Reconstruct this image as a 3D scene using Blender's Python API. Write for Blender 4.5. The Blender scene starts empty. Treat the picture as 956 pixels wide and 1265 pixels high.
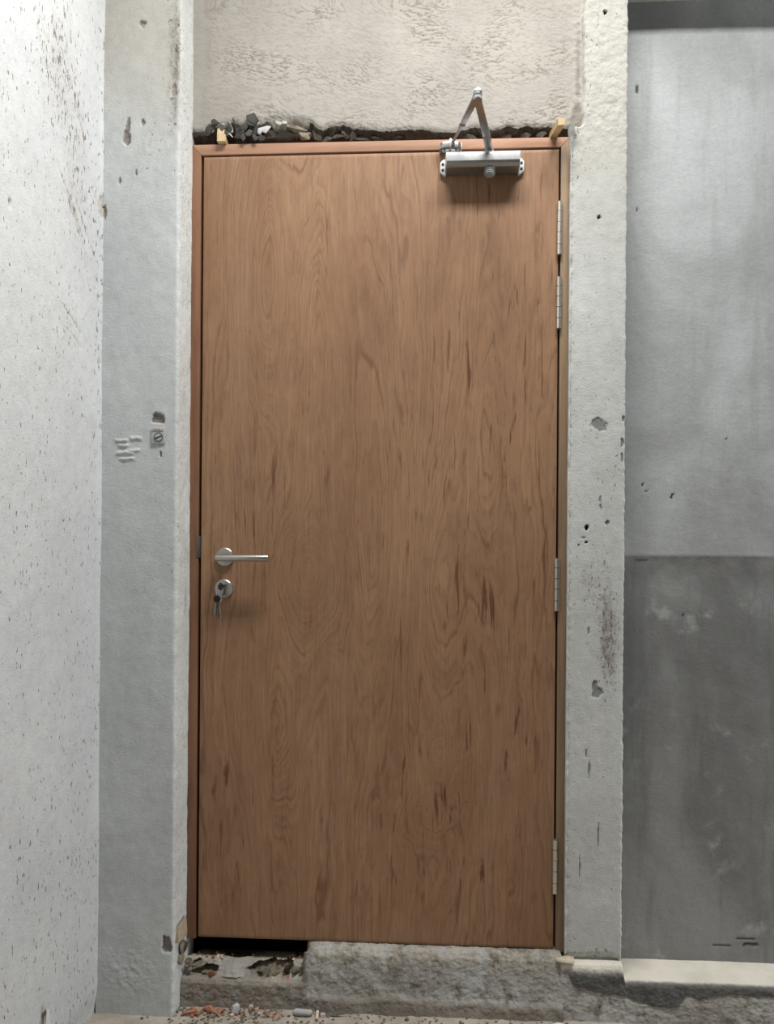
import bpy, bmesh, math, random
import numpy as np
from mathutils import Vector, Matrix

# ------------------------------------------------------------------ camera, sky, lamps, exposure
S = bpy.context.scene
C = S.collection
R = math.radians
cam_d = bpy.data.cameras.new('camera')
cam = bpy.data.objects.new('camera', cam_d); C.objects.link(cam)
cam_d.sensor_fit = 'VERTICAL'; cam_d.sensor_height = 24.0
cam_d.lens = 950.0 / 1265.0 * 24.0
cam_d.shift_y = 70.5 / 1265.0
cam_d.clip_start = 0.02
cam.matrix_world = Matrix.Translation((0, -2.05, 1.17)) @ Matrix.Rotation(R(3.2), 4, 'Z') @ Matrix.Rotation(R(90), 4, 'X') @ Matrix.Rotation(R(0.42), 4, 'Z')
S.camera = cam

W = bpy.data.worlds.new('overcast_sky'); S.world = W; W.use_nodes = True
bg = W.node_tree.nodes['Background']
bg.inputs[0].default_value = (0.95, 0.98, 1.0, 1); bg.inputs[1].default_value = 0.042


def lamp(name, loc, rot, sx, sy, power, col):
    d = bpy.data.lights.new(name, 'AREA'); d.shape = 'RECTANGLE'; d.size = sx; d.size_y = sy
    d.energy = power; d.color = col
    o = bpy.data.objects.new(name, d); C.objects.link(o); o.location = loc; o.rotation_euler = rot
    return o


lamp('ceiling_tube_lamp', (0.20, -0.75, 3.36), (R(-22), 0, 0), 1.1, 0.34, 82, (1.0, 0.985, 0.955))
lamp('side_daylight_opening', (3.3, -0.42, 0.95), (R(90), 0, R(89)), 0.8, 1.9, 47, (0.95, 0.98, 1.0))

S.view_settings.view_transform = 'Standard'; S.view_settings.look = 'None'
S.view_settings.gamma = 1.0; S.view_settings.use_curve_mapping = False
S.view_settings.exposure = 0.0

random.seed(7); RNG = np.random.RandomState(11)

# ------------------------------------------------------------------ numpy noise
PERM = np.concatenate([RNG.permutation(256)] * 2)
GR = np.stack([np.cos(np.arange(256) * 2.39996), np.sin(np.arange(256) * 2.39996)], 1)


def pn(x, y, seed=0):
    x = np.asarray(x, float) + seed * 17.31; y = np.asarray(y, float) + seed * 9.77
    xi = np.floor(x).astype(int); yi = np.floor(y).astype(int); xf = x - xi; yf = y - yi
    u = xf ** 3 * (xf * (xf * 6 - 15) + 10); v = yf ** 3 * (yf * (yf * 6 - 15) + 10)

    def g(i, j, a, b):
        h = PERM[PERM[i & 255] + (j & 255)]
        return GR[h, 0] * a + GR[h, 1] * b
    n00 = g(xi, yi, xf, yf); n10 = g(xi + 1, yi, xf - 1, yf)
    n01 = g(xi, yi + 1, xf, yf - 1); n11 = g(xi + 1, yi + 1, xf - 1, yf - 1)
    return ((n00 * (1 - u) + n10 * u) * (1 - v) + (n01 * (1 - u) + n11 * u) * v) * 1.5


def fbm(x, y, octv=4, seed=0, rough=.5):
    s = 0; a = 1; f = 1; t = 0
    for k in range(octv):
        s = s + a * pn(np.asarray(x) * f, np.asarray(y) * f, seed + k * 3); t += a; a *= rough; f *= 2.03
    return s / t


def sst(a, b, x):
    t = np.clip((x - a) / (b - a), 0, 1)
    return t * t * (3 - 2 * t)


def chips(A, B, lst, seed=0):
    """depth and mask of chipped spots: (a, b, ra, rb, depth)"""
    d = np.zeros_like(A); m = np.zeros_like(A)
    for k, (a, b, ra, rb, dep) in enumerate(lst):
        r = np.sqrt(((A - a) / ra) ** 2 + ((B - b) / rb) ** 2)
        r = r * (1 + .45 * pn((A - a) / ra * .9, (B - b) / rb * .9, seed + k)) + .12 * pn((A - a) / ra * 3, (B - b) / rb * 3, seed + k + 5)
        w = 1 - sst(.82, 1.0, r)
        m = np.maximum(m, w); d = np.maximum(d, w * dep)
    return d, m


def pits(A, B, lst, seed=0): return chips(A, B, [c[:4] + (c[4] if c[4] >= .009 else 0,) for c in lst], seed)[0] > .006


# ------------------------------------------------------------------ objects
def link(o, parent=None, root=None, kind=None, label=None, cat=None, group=None):
    if o.name not in C.objects: C.objects.link(o)
    if parent: o.parent = parent
    if kind: o['kind'] = kind
    if label: o['label'] = label
    if cat: o['category'] = cat
    if group: o['group'] = group
    return o


def wloc(p):
    v = Vector((0, 0, 0))
    while p is not None:
        v += p.location; p = p.parent
    return v


def empty(name, loc, **k):
    o = bpy.data.objects.new(name, None); o.location = loc; o.empty_display_size = .05
    return link(o, **k)


def grid(name, V, mat, parent=None, attrs=None, smooth=True, **k):
    """V: (nv, nu, 3) array of points"""
    nv, nu = V.shape[:2]
    off = np.array(wloc(parent)) if parent else np.zeros(3)
    me = bpy.data.meshes.new(name)
    P = (V - off).reshape(-1, 3).astype(np.float32)
    me.vertices.add(len(P)); me.vertices.foreach_set('co', P.ravel())
    idx = np.arange(nv * nu).reshape(nv, nu)
    q = np.stack([idx[:-1, :-1], idx[:-1, 1:], idx[1:, 1:], idx[1:, :-1]], -1).reshape(-1, 4).astype(np.int32)
    me.loops.add(q.size); me.polygons.add(len(q))
    me.loops.foreach_set('vertex_index', q.ravel())
    me.polygons.foreach_set('loop_start', np.arange(0, q.size, 4, dtype=np.int32))
    me.update(calc_edges=True)
    me.polygons.foreach_set('use_smooth', np.full(len(q), smooth))
    for an, a in (attrs or {}).items():
        at = me.attributes.new(an, 'FLOAT', 'POINT'); at.data.foreach_set('value', a.ravel().astype(np.float32))
    me.materials.append(mat); me.validate()
    o = bpy.data.objects.new(name, me)
    return link(o, parent, **k)


class MB:
    def __init__(s): s.bm = bmesh.new()

    def _add(s, tmp, M=None):
        if M is not None: bmesh.ops.transform(tmp, matrix=M, verts=tmp.verts)
        me = bpy.data.meshes.new('t'); tmp.to_mesh(me); tmp.free(); s.bm.from_mesh(me); bpy.data.meshes.remove(me); return s

    def box(s, x0, x1, y0, y1, z0, z1, bev=0, M=None):
        t = bmesh.new(); bmesh.ops.create_cube(t, size=1)
        for v in t.verts: v.co = Vector(((x0 + x1) / 2 + v.co.x * (x1 - x0), (y0 + y1) / 2 + v.co.y * (y1 - y0), (z0 + z1) / 2 + v.co.z * (z1 - z0)))
        if bev: bmesh.ops.bevel(t, geom=list(t.edges), offset=bev, segments=2, affect='EDGES', profile=.6)
        return s._add(t, M)

    def prism(s, pts, axis, a, b, bev=0, M=None):
        """polygon pts in the plane across axis, extruded a..b.  x:(y,z)  y:(x,z)  z:(x,y)"""
        t = bmesh.new()
        f = {'x': lambda p, q: (q, p[0], p[1]), 'y': lambda p, q: (p[0], q, p[1]), 'z': lambda p, q: (p[0], p[1], q)}[axis]
        A = [t.verts.new(f(p, a)) for p in pts]; B = [t.verts.new(f(p, b)) for p in pts]
        t.faces.new(A); t.faces.new(B[::-1]); n = len(pts)
        for i in range(n): t.faces.new((A[i], B[i], B[(i + 1) % n], A[(i + 1) % n]))
        bmesh.ops.recalc_face_normals(t, faces=t.faces)
        if bev: bmesh.ops.bevel(t, geom=list(t.edges), offset=bev, segments=2, affect='EDGES', profile=.6)
        return s._add(t, M)

    def lathe(s, prof, seg=28, M=None):
        """prof: (r, h) along local z"""
        t = bmesh.new(); rings = []
        for r, h in prof:
            if r < 1e-6: rings.append([t.verts.new((0, 0, h))])
            else: rings.append([t.verts.new((r * math.cos(i * 2 * math.pi / seg), r * math.sin(i * 2 * math.pi / seg), h)) for i in range(seg)])
        for A, B in zip(rings, rings[1:]):
            if len(A) == 1 and len(B) == 1: continue
            for i in range(seg):
                j = (i + 1) % seg
                if len(A) == 1: t.faces.new((A[0], B[i], B[j]))
                elif len(B) == 1: t.faces.new((A[i], B[0], A[j]))
                else: t.faces.new((A[i], B[i], B[j], A[j]))
        for g in (rings[0], rings[-1]):
            if len(g) > 1: t.faces.new(g)
        bmesh.ops.recalc_face_normals(t, faces=t.faces)
        return s._add(t, M)

    def tube(s, pts, r, seg=12, closed=False):
        t = bmesh.new(); P = [Vector(p) for p in pts]; n = len(P); rings = []
        for i, p in enumerate(P):
            a = P[(i - 1) % n] if (closed or i) else p; b = P[(i + 1) % n] if (closed or i < n - 1) else p
            T = (b - a).normalized(); U = T.orthogonal().normalized() if not rings else (U0 - T * U0.dot(T)).normalized()
            U0 = U; Vv = T.cross(U); rr = r[i] if isinstance(r, (list, tuple)) else r
            rings.append([t.verts.new(p + (U * math.cos(k * 2 * math.pi / seg) + Vv * math.sin(k * 2 * math.pi / seg)) * rr) for k in range(seg)])
        m = n if closed else n - 1
        for i in range(m):
            A, B = rings[i], rings[(i + 1) % n]
            for k in range(seg): t.faces.new((A[k], A[(k + 1) % seg], B[(k + 1) % seg], B[k]))
        if not closed: t.faces.new(rings[0][::-1]); t.faces.new(rings[-1])
        bmesh.ops.recalc_face_normals(t, faces=t.faces)
        return s._add(t)

    def hull(s, pts, M=None):
        t = bmesh.new()
        for p in pts: t.verts.new(p)
        r = bmesh.ops.convex_hull(t, input=t.verts)
        dead = [g for g in set(r['geom_interior'] + r['geom_unused']) if isinstance(g, bmesh.types.BMVert) and g.is_valid]
        if dead: bmesh.ops.delete(t, geom=dead, context='VERTS')
        bmesh.ops.recalc_face_normals(t, faces=t.faces)
        return s._add(t, M)

    def build(s, name, mat, parent=None, at=None, angle=35, **k):
        me = bpy.data.meshes.new(name)
        off = wloc(parent) if parent else Vector((0, 0, 0))
        if at is not None: off = off + Vector(at) if parent else Vector(at)
        bmesh.ops.translate(s.bm, vec=-off, verts=s.bm.verts)
        s.bm.to_mesh(me); s.bm.free()
        me.polygons.foreach_set('use_smooth', np.ones(len(me.polygons), bool)); me.set_sharp_from_angle(angle=R(angle))
        me.materials.append(mat)
        o = bpy.data.objects.new(name, me)
        if at is not None: o.location = at
        return link(o, parent, **k)


def axis_m(loc, d):
    """local z onto d at loc"""
    q = Vector((0, 0, 1)).rotation_difference(Vector(d).normalized())
    return Matrix.Translation(loc) @ q.to_matrix().to_4x4()


# ------------------------------------------------------------------ materials
class G:
    def __init__(s, name):
        s.m = bpy.data.materials.new(name); s.m.use_nodes = True; s.t = s.m.node_tree; s.t.nodes.clear()
        s.out = s.t.nodes.new('ShaderNodeOutputMaterial'); s.b = s.t.nodes.new('ShaderNodeBsdfPrincipled')
        s.t.links.new(s.b.outputs[0], s.out.inputs[0])

    def put(s, sock, v):
        if isinstance(v, bpy.types.NodeSocket): s.t.links.new(v, sock)
        elif isinstance(v, (tuple, list)) and len(v) == 3 and sock.type == 'RGBA': sock.default_value = (*v, 1)
        else: sock.default_value = v

    def pos(s, scale=(1, 1, 1)):
        g = s.t.nodes.new('ShaderNodeNewGeometry'); m = s.t.nodes.new('ShaderNodeVectorMath'); m.operation = 'MULTIPLY'
        s.t.links.new(g.outputs['Position'], m.inputs[0]); m.inputs[1].default_value = scale
        return m.outputs[0]

    def noise(s, v, scale=1, det=4, rough=.55, dist=0, out=0):
        n = s.t.nodes.new('ShaderNodeTexNoise'); s.put(n.inputs['Vector'], v)
        n.inputs['Scale'].default_value = scale; n.inputs['Detail'].default_value = det
        n.inputs['Roughness'].default_value = rough; n.inputs['Distortion'].default_value = dist
        return n.outputs[out]

    def voro(s, v, scale=1):
        n = s.t.nodes.new('ShaderNodeTexVoronoi'); s.put(n.inputs['Vector'], v); n.inputs['Scale'].default_value = scale
        return n.outputs['Distance'], n.outputs['Color']

    def ma(s, op, a, b=0.0, c=0.0):
        n = s.t.nodes.new('ShaderNodeMath'); n.operation = op
        for i, x in enumerate((a, b, c)): s.put(n.inputs[i], x)
        return n.outputs[0]

    def mr(s, v, a, b, c=0.0, d=1.0):
        n = s.t.nodes.new('ShaderNodeMapRange'); n.interpolation_type = 'SMOOTHSTEP'
        for i, x in enumerate((v, a, b, c, d)): s.put(n.inputs[i], x)
        return n.outputs[0]

    def mix(s, f, a, b, blend='MIX'):
        n = s.t.nodes.new('ShaderNodeMix'); n.data_type = 'RGBA'; n.blend_type = blend
        s.put(n.inputs[0], f); s.put(n.inputs[6], a); s.put(n.inputs[7], b)
        return n.outputs[2]

    def attr(s, name):
        n = s.t.nodes.new('ShaderNodeAttribute'); n.attribute_name = name; return n.outputs['Fac']

    def xyz(s, v):
        n = s.t.nodes.new('ShaderNodeSeparateXYZ'); s.put(n.inputs[0], v); return n.outputs

    def bump(s, h, strength=.3, dist=.002, prev=None):
        n = s.t.nodes.new('ShaderNodeBump'); s.put(n.inputs['Height'], h)
        n.inputs['Strength'].default_value = strength; n.inputs['Distance'].default_value = dist
        if prev is not None: s.t.links.new(prev, n.inputs['Normal'])
        return n.outputs[0]

    def fin(s, col, rough=.8, metal=0, normal=None, spec=.4, **k):
        s.put(s.b.inputs['Base Color'], col); s.put(s.b.inputs['Roughness'], rough); s.put(s.b.inputs['Metallic'], metal)
        s.b.inputs['Specular IOR Level'].default_value = spec
        if normal is not None: s.t.links.new(normal, s.b.inputs['Normal'])
        for a, v in k.items(): s.put(s.b.inputs[a.replace('_', ' ')], v)
        return s.m

    def specks(s, v, scale, thr, k=1.0):
        d, c = s.voro(v, scale); r = s.xyz(c)[0]
        return s.mr(s.ma('SUBTRACT', s.ma('SUBTRACT', r, thr), s.ma('MULTIPLY', d, k)), -.10, .04)


def plaster(name, base, alt, chipcol, dirtcol, bump=.5, grain=220, specks=.93, sscale=55, specks_stretch=.5, rough=.85, altscale=2.5, high=None, speckcol=(.06, .055, .05)):
    """painted or rendered wall; attributes chip (bare patches) and dirt (stains) are laid on the mesh"""
    g = G(name); p = g.pos()
    n1 = g.noise(p, altscale, 5, .6)
    col = g.mix(g.mr(n1, .35, .68), base, alt)
    if high: col = g.mix(g.mr(g.ma('ADD', g.xyz(p)[2], g.ma('MULTIPLY', g.ma('SUBTRACT', n1, .5), .5)), high[1], high[2]), col, high[0])  # creamier tone towards the top, darkened in colour there to offset lamp falloff
    n2 = g.noise(p, 45, 4, .7); col = g.mix(g.mr(n2, .3, .75, 0, .16), col, (.16, .15, .13))
    dirt = g.attr('dirt'); nd = g.noise(g.pos((1, 1, .6)), 95, 6, .8)
    col = g.mix(g.mr(g.ma('ADD', g.ma('MULTIPLY', dirt, .34), g.ma('MULTIPLY', nd, .8)), .55, .86), col, dirtcol)
    ns = g.noise(g.pos((1, 1, specks_stretch)), sscale * 2.0, 2, .6); th = g.ma('SUBTRACT', g.ma('ADD', .70, specks - .9), g.ma('ADD', g.ma('MULTIPLY', dirt, .12), g.ma('MULTIPLY', g.ma('SUBTRACT', g.noise(p, 5, 2), .5), .10)))
    sp = g.mr(g.ma('SUBTRACT', ns, th), .0, .035)
    col = g.mix(g.ma('MULTIPLY', sp, .85), col, speckcol)
    chip = g.attr('chip'); col = g.mix(chip, col, g.mix(g.mr(n2, .35, .7), chipcol, tuple(c * .72 for c in chipcol))); col = g.mix(g.attr('pit'), col, (.05, .045, .04))  # deep pits get a near-black colour standing in for their shade
    h = g.ma('ADD', g.noise(p, grain, 3, .6), g.ma('MULTIPLY', g.noise(p, 48, 5, .7), .6))
    h = g.ma('SUBTRACT', h, g.ma('MULTIPLY', sp, .8))
    return g.fin(col, rough, 0, g.bump(h, bump, .0025), .3)


M_left = plaster('white_painted_plaster', (.60, .615, .62), (.545, .56, .57), (.50, .46, .40), (.40, .365, .31), bump=.45, specks=.86, sscale=62, specks_stretch=.40, speckcol=(.16, .15, .14))
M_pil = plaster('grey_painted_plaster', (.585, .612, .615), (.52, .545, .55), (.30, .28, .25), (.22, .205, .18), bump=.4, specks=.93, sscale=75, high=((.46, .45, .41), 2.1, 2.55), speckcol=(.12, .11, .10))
M_edge = plaster('chalky_white_edge', (.64, .66, .645), (.55, .56, .54), (.42, .38, .31), (.35, .32, .27), bump=.7, specks=.88, sscale=85, speckcol=(.22, .2, .18))
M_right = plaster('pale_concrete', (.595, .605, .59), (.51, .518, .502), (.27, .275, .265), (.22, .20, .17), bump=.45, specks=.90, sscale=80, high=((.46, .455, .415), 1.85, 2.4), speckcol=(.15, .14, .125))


def m_lintel():
    g = G('rough_cream_render'); p = g.pos()
    col = g.mix(g.mr(g.noise(p, 4, 5, .6), .35, .7), (.40, .375, .34), (.345, .32, .29))
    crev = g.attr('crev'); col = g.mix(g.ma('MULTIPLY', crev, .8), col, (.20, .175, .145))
    dirt = g.attr('dirt'); nd = g.noise(p, 55, 5, .75)
    col = g.mix(g.mr(g.ma('ADD', g.ma('MULTIPLY', dirt, .7), g.ma('MULTIPLY', nd, .6)), .6, .95), col, (.24, .22, .19))
    h = g.ma('ADD', g.noise(g.pos((1, 1, 2)), 130, 4, .7), g.noise(p, 300, 2))
    return g.fin(col, .9, 0, g.bump(h, .32, .002), .25)


M_lint = m_lintel()


def m_rubble(name, cols, scale=60, pale=None, bump=.9):
    g = G(name); p = g.pos(); n = g.noise(p, scale, 6, .7); n2 = g.noise(p, scale * .25, 4, .6)
    col = g.mix(g.mr(n, .35, .68), cols[0], cols[1]); col = g.mix(g.mr(n2, .45, .65), col, cols[2])
    if pale: col = g.mix(g.mr(g.ma('ADD', g.attr('pale'), g.ma('MULTIPLY', g.ma('SUBTRACT', n, .5), 1.2)), .45, .7), col, pale)
    h = g.ma('ADD', n, g.ma('MULTIPLY', g.noise(p, scale * 4, 3, .7), .5))
    return g.fin(col, .93, 0, g.bump(h, bump, .005), .2)


M_broken = m_rubble('broken_concrete', ((.055, .048, .040), (.12, .105, .085), (.075, .065, .054)), 70, (.40, .36, .30))
M_shard = m_rubble('slate_grey_flake', ((.070, .067, .060), (.095, .09, .082), (.055, .052, .047)), 90, bump=.3)
M_white = m_rubble('white_paint_flake', ((.74, .75, .74), (.64, .65, .65), (.7, .7, .7)), 40, bump=.2)
M_rub = m_rubble('sandy_rubble', ((.26, .225, .17), (.34, .30, .235), (.17, .142, .108)), 110, bump=.9)
M_rubd = m_rubble('dark_rubble', ((.06, .052, .042), (.13, .112, .09), (.085, .072, .057)), 110, bump=.9)
M_cream = m_rubble('cream_mortar', ((.58, .51, .39), (.46, .39, .28), (.62, .56, .46)), 60, bump=.6)


def m_wall_right():
    g = G('smooth_grey_cement_render'); p = g.pos(); z = g.xyz(p)[2]
    n = g.noise(g.pos((1, 1, .7)), 3.2, 5, .55, .6); n2 = g.noise(g.pos((3.2, 1, .35)), 6, 4, .6); n3 = g.noise(p, 12, 5, .6)
    up = g.mix(g.mr(n, .3, .7), (.33, .343, .345), (.49, .512, .518))
    up = g.mix(g.mr(n2, .5, .72, 0, .45), up, (.31, .315, .315))
    lo = g.mix(g.mr(n, .3, .72), (.145, .145, .141), (.28, .282, .277)); lo = g.mix(g.mr(n2, .48, .68, 0, .5), lo, (.12, .118, .112))
    lo = g.mix(g.ma('MULTIPLY', g.mr(n3, .56, .72), g.mr(g.noise(p, 5, 2), .44, .56)), lo, (.34, .345, .34))
    lift_fade = g.ma('MULTIPLY', g.ma('SUBTRACT', 1.0, g.mr(g.ma('ADD', z, g.ma('MULTIPLY', g.ma('SUBTRACT', n3, .5), .5)), 1.18, 1.62)), .42)  # upper coat darkens gradually towards the lift line
    up = g.mix(lift_fade, up, (.20, .202, .198))
    col = g.mix(g.mr(g.ma('ADD', z, g.ma('MULTIPLY', g.ma('SUBTRACT', n3, .5), .012)), 1.2, 1.216), lo, up)
    zz = g.ma('ADD', z, g.ma('MULTIPLY', g.ma('SUBTRACT', n3, .5), .35))
    col = g.mix(g.ma('MULTIPLY', g.mr(z, 1.10, 1.205), g.ma('SUBTRACT', 1.0, g.mr(z, 1.205, 1.215))), col, g.mix(g.mr(n3, .4, .62), (.135, .135, .13), (.19, .19, .185)))
    col = g.mix(g.mr(g.noise(p, 90, 4, .7), .35, .8, 0, .18), col, (.12, .12, .115))
    col = g.mix(g.attr('chip'), col, (.07, .068, .062))
    h = g.ma('ADD', g.noise(p, 160, 3), g.ma('MULTIPLY', g.noise(g.pos((1, 1, 1.6)), 18, 5, .6), 2.2))
    return g.fin(col, g.mr(n3, .3, .7, .5, .72), 0, g.bump(h, .28, .003), .4)


M_cement = m_wall_right()


def m_sill():
    g = G('worn_concrete_sill'); p = g.pos(); n = g.noise(p, 22, 6, .7); n2 = g.noise(p, 7, 4, .6)
    col = g.mix(g.mr(n2, .35, .68), (.33, .315, .285), (.46, .46, .44))
    col = g.mix(g.mr(n, .49, .66), col, (.165, .145, .12)); col = g.mix(g.mr(g.noise(p, 75, 4, .7), .58, .75), col, (.44, .43, .40))
    col = g.mix(g.attr('low'), col, g.mix(g.mr(n, .4, .65), (.23, .20, .165), (.33, .30, .255)))
    col = g.mix(g.attr('sand'), col, g.mix(g.mr(g.noise(p, 110, 4, .7), .35, .65), (.50, .45, .36), (.33, .28, .21)))
    col = g.mix(g.attr('hole'), col, g.mix(g.mr(g.noise(p, 45, 4, .7), .4, .65), (.15, .127, .095), (.27, .23, .17)))
    col = g.mix(g.attr('mortar'), col, g.mix(g.mr(n, .35, .7), (.33, .315, .285), (.40, .385, .35)))
    col = g.mix(g.specks(p, 90, .93), col, (.06, .05, .045))
    h = g.ma('ADD', g.ma('MULTIPLY', n, 2), g.noise(p, 120, 5, .7))
    return g.fin(col, .92, 0, g.bump(h, .9, .004), .2)


M_sill = m_sill()


def m_ledge():
    g = G('patched_cement_ledge'); p = g.pos(); n = g.noise(p, 22, 6, .7)
    col = g.mix(g.mr(g.noise(p, 7, 4, .6), .35, .68), (.33, .315, .285), (.46, .46, .44)); col = g.mix(g.mr(n, .49, .66), col, (.165, .145, .12))
    col = g.mix(g.specks(g.pos((1, 1, .5)), 70, .84), col, (.07, .06, .055))
    col = g.mix(g.attr('mortar'), col, g.mix(g.mr(g.noise(p, 50, 5, .7), .35, .7), (.085, .085, .08), (.135, .135, .125)))
    col = g.mix(g.attr('cream'), col, g.mix(g.mr(g.noise(p, 9, 4), .35, .7), (.72, .68, .59), (.62, .58, .50)))
    h = g.ma('ADD', g.ma('MULTIPLY', n, 1.5), g.noise(p, 150, 4, .7))
    return g.fin(col, .9, 0, g.bump(h, .6, .004), .2)


M_ledge = m_ledge()


def m_floor():
    g = G('dusty_concrete_floor'); p = g.pos(); n = g.noise(p, 14, 6, .7)
    col = g.mix(g.mr(n, .35, .7), (.34, .30, .25), (.46, .42, .36)); col = g.mix(g.specks(p, 160, .80), col, (.40, .19, .12))
    col = g.mix(g.specks(p, 120, .88), col, (.12, .11, .10))
    return g.fin(col, .95, 0, g.bump(g.noise(p, 120, 5, .7), .7, .004), .2)


M_floor = m_floor()


def m_door():
    g = G('rotary_cut_plywood_veneer'); p = g.pos(); x, y, z = g.xyz(p)
    h = g.attr('grainfield')
    h = g.ma('ADD', h, g.ma('MULTIPLY', g.noise(g.pos((30, 1, 5)), 1, 4, .6), .20))
    base = g.mix(g.mr(g.noise(g.pos((2.2, 1, .7)), 1.6, 4, .6), .34, .68), (.375, .218, .122), (.29, .158, .085))
    base = g.mix(g.mr(g.noise(g.pos((7, 1, .5)), 1.5, 3, .6), .5, .72, 0, .6), base, (.34, .207, .124))
    # growth rings cut along the log: contour lines of the field
    f = g.ma('FRACT', g.ma('MULTIPLY', h, 2.6)); tri = g.ma('ABSOLUTE', g.ma('SUBTRACT', f, .5))
    ln = g.ma('SUBTRACT', 1.0, g.mr(tri, .0, .075)); ln2 = g.mr(f, .5, .95)
    act = g.mr(g.noise(g.pos((9, 1, 2.2)), 1, 4, .65), .42, .62)
    base = g.mix(g.ma('MULTIPLY', ln2, .16), base, (.15, .075, .042))
    base = g.mix(g.ma('MULTIPLY', ln, g.ma('ADD', .12, g.ma('MULTIPLY', act, .42))), base, (.10, .04, .019))
    h3 = g.ma('ADD', h, g.ma('MULTIPLY', g.noise(g.pos((60, 1, 9)), 1, 4, .65), .10))
    f3 = g.ma('FRACT', g.ma('MULTIPLY', h3, 9.5)); act3 = g.mr(g.noise(g.pos((14, 1, 2.0)), 1, 4, .65), .36, .64)
    base = g.mix(g.ma('MULTIPLY', g.mr(f3, .35, 1.0), g.ma('ADD', .07, g.ma('MULTIPLY', act3, .28))), base, (.165, .075, .036))
    fib = g.noise(g.pos((330, 1, 9)), 1, 3, .6); base = g.mix(g.mr(fib, .42, .75, 0, .30), base, (.13, .066, .038))
    fib2 = g.noise(g.pos((90, 1, 3)), 1, 4, .7); base = g.mix(g.mr(fib2, .50, .75, 0, .30), base, (.155, .08, .046))
    # gum flecks
    fl = g.mr(g.noise(g.pos((58, 1, 5.0)), 1, 4, .6, .5), .58, .68)
    reg = g.mr(g.attr('fleck'), .05, .8); base = g.mix(g.ma('MULTIPLY', fl, g.ma('MULTIPLY', reg, .95)), base, (.12, .042, .018))
    blot = g.mr(g.noise(g.pos((30, 1, 6)), 1, 5, .65, .4), .58, .74); base = g.mix(g.ma('MULTIPLY', blot, .6), base, (.14, .056, .026))
    mot = g.noise(g.pos((26, 1, 14)), 1, 5, .7, .5); base = g.mix(g.mr(mot, .36, .70, 0, .22), base, (.15, .078, .042))
    por = g.noise(g.pos((230, 1, 24)), 1, 2, .5); base = g.mix(g.mr(por, .60, .72, 0, .35), base, (.12, .06, .032))
    lit = g.noise(g.pos((55, 1, 4)), 1, 4, .7); base = g.mix(g.mr(lit, .54, .74, 0, .35), base, (.42, .27, .165))
    hh = g.ma('ADD', fib, g.ma('MULTIPLY', fib2, .5))
    return g.fin(base, .58, 0, g.bump(hh, .10, .001), .35, Coat_Weight=.0, Coat_Roughness=.5)


M_door = m_door()


def m_wood(name, a, b, sc=(40, 40, 3), rough=.55):
    g = G(name); n = g.noise(g.pos(sc), 1, 5, .65, .3); n2 = g.noise(g.pos((3, 3, 1)), 2, 3)
    col = g.mix(g.mr(n, .35, .7), a, b); col = g.mix(g.mr(n2, .4, .7, 0, .35), col, tuple(c * .75 for c in b))
    return g.fin(col, rough, 0, g.bump(n, .12, .001), .4)


M_jambL = m_wood('reddish_frame_wood', (.27, .135, .075), (.185, .085, .045))
M_head = m_wood('orange_frame_wood', (.47, .27, .175), (.38, .21, .13), (4, 40, 60))
M_jambR = m_wood('olive_brown_frame_wood', (.29, .20, .122), (.205, .135, .078))
M_wedge = m_wood('raw_softwood', (.58, .43, .24), (.42, .29, .14), (60, 8, 60), .75)
M_endgrain = m_wood('pale_softwood_end', (.66, .52, .32), (.50, .37, .2), (60, 60, 60), .75)


def m_metal(name, col, rough, sc=(2, 200, 200), bump=.06):
    g = G(name); n = g.noise(g.pos(sc), 1, 3, .6)
    return g.fin(g.mix(g.mr(n, .3, .7), col, tuple(c * .82 for c in col)), g.mr(n, .2, .8, rough - .07, rough + .07), 1, g.bump(n, bump, .001))


M_steel = m_metal('brushed_steel', (.50, .48, .44), .36)
M_hinge = m_metal('satin_hinge_steel', (.74, .72, .66), .38, (200, 200, 2))
M_key = m_metal('nickel_key', (.42, .39, .34), .3, (80, 80, 80))
M_arm = m_metal('silver_arm_steel', (.52, .52, .53), .36, (60, 60, 60), .02)


def m_paint(name, col, rough=.4, metal=0.0):
    g = G(name); n = g.noise(g.pos(), 120, 3)
    return g.fin(g.mix(g.mr(n, .35, .7), col, tuple(c * .9 for c in col)), rough, metal, g.bump(n, .05, .0005))


M_silver = m_paint('silver_lacquer', (.62, .63, .64), .36, .7)
M_silver_d = m_paint('darker_silver', (.42, .42, .42), .36, .9)  # darker silver: closer's underside shade put into colour; also used on the shoe
M_knob = m_paint('grey_cast_metal', (.33, .34, .34), .5, .3)
M_bracket = m_paint('pale_grey_plate', (.66, .68, .69), .4, .2)
M_dark = m_paint('blackened_metal', (.03, .03, .03), .4)
M_void = m_paint('near_black_shade', (.02, .018, .016), .95)  # near-black colour standing in for darkness behind the door and in its gaps
M_bplast = m_paint('black_plastic', (.02, .02, .02), .25)
M_chipw = m_rubble('torn_pale_wood', ((.50, .42, .31), (.42, .34, .24), (.56, .49, .39)), 70, bump=.9)
M_brick = m_rubble('red_brick', ((.42, .17, .10), (.52, .25, .16), (.36, .15, .09)), 120, bump=.5)
M_cream2 = m_rubble('plaster_crust', ((.42, .40, .365), (.36, .34, .30), (.46, .44, .40)), 90, bump=.5)
M_stone = m_rubble('grey_stone', ((.44, .45, .45), (.55, .56, .56), (.36, .37, .37)), 90, bump=.5)
M_pink = m_rubble('pinkish_stone', ((.55, .40, .33), (.62, .48, .41), (.5, .36, .29)), 90, bump=.4)
M_darkstone = m_rubble('dark_stone', ((.14, .135, .125), (.22, .21, .2), (.1, .1, .09)), 90, bump=.5)

# ------------------------------------------------------------------ the setting
FZ = .012


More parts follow.
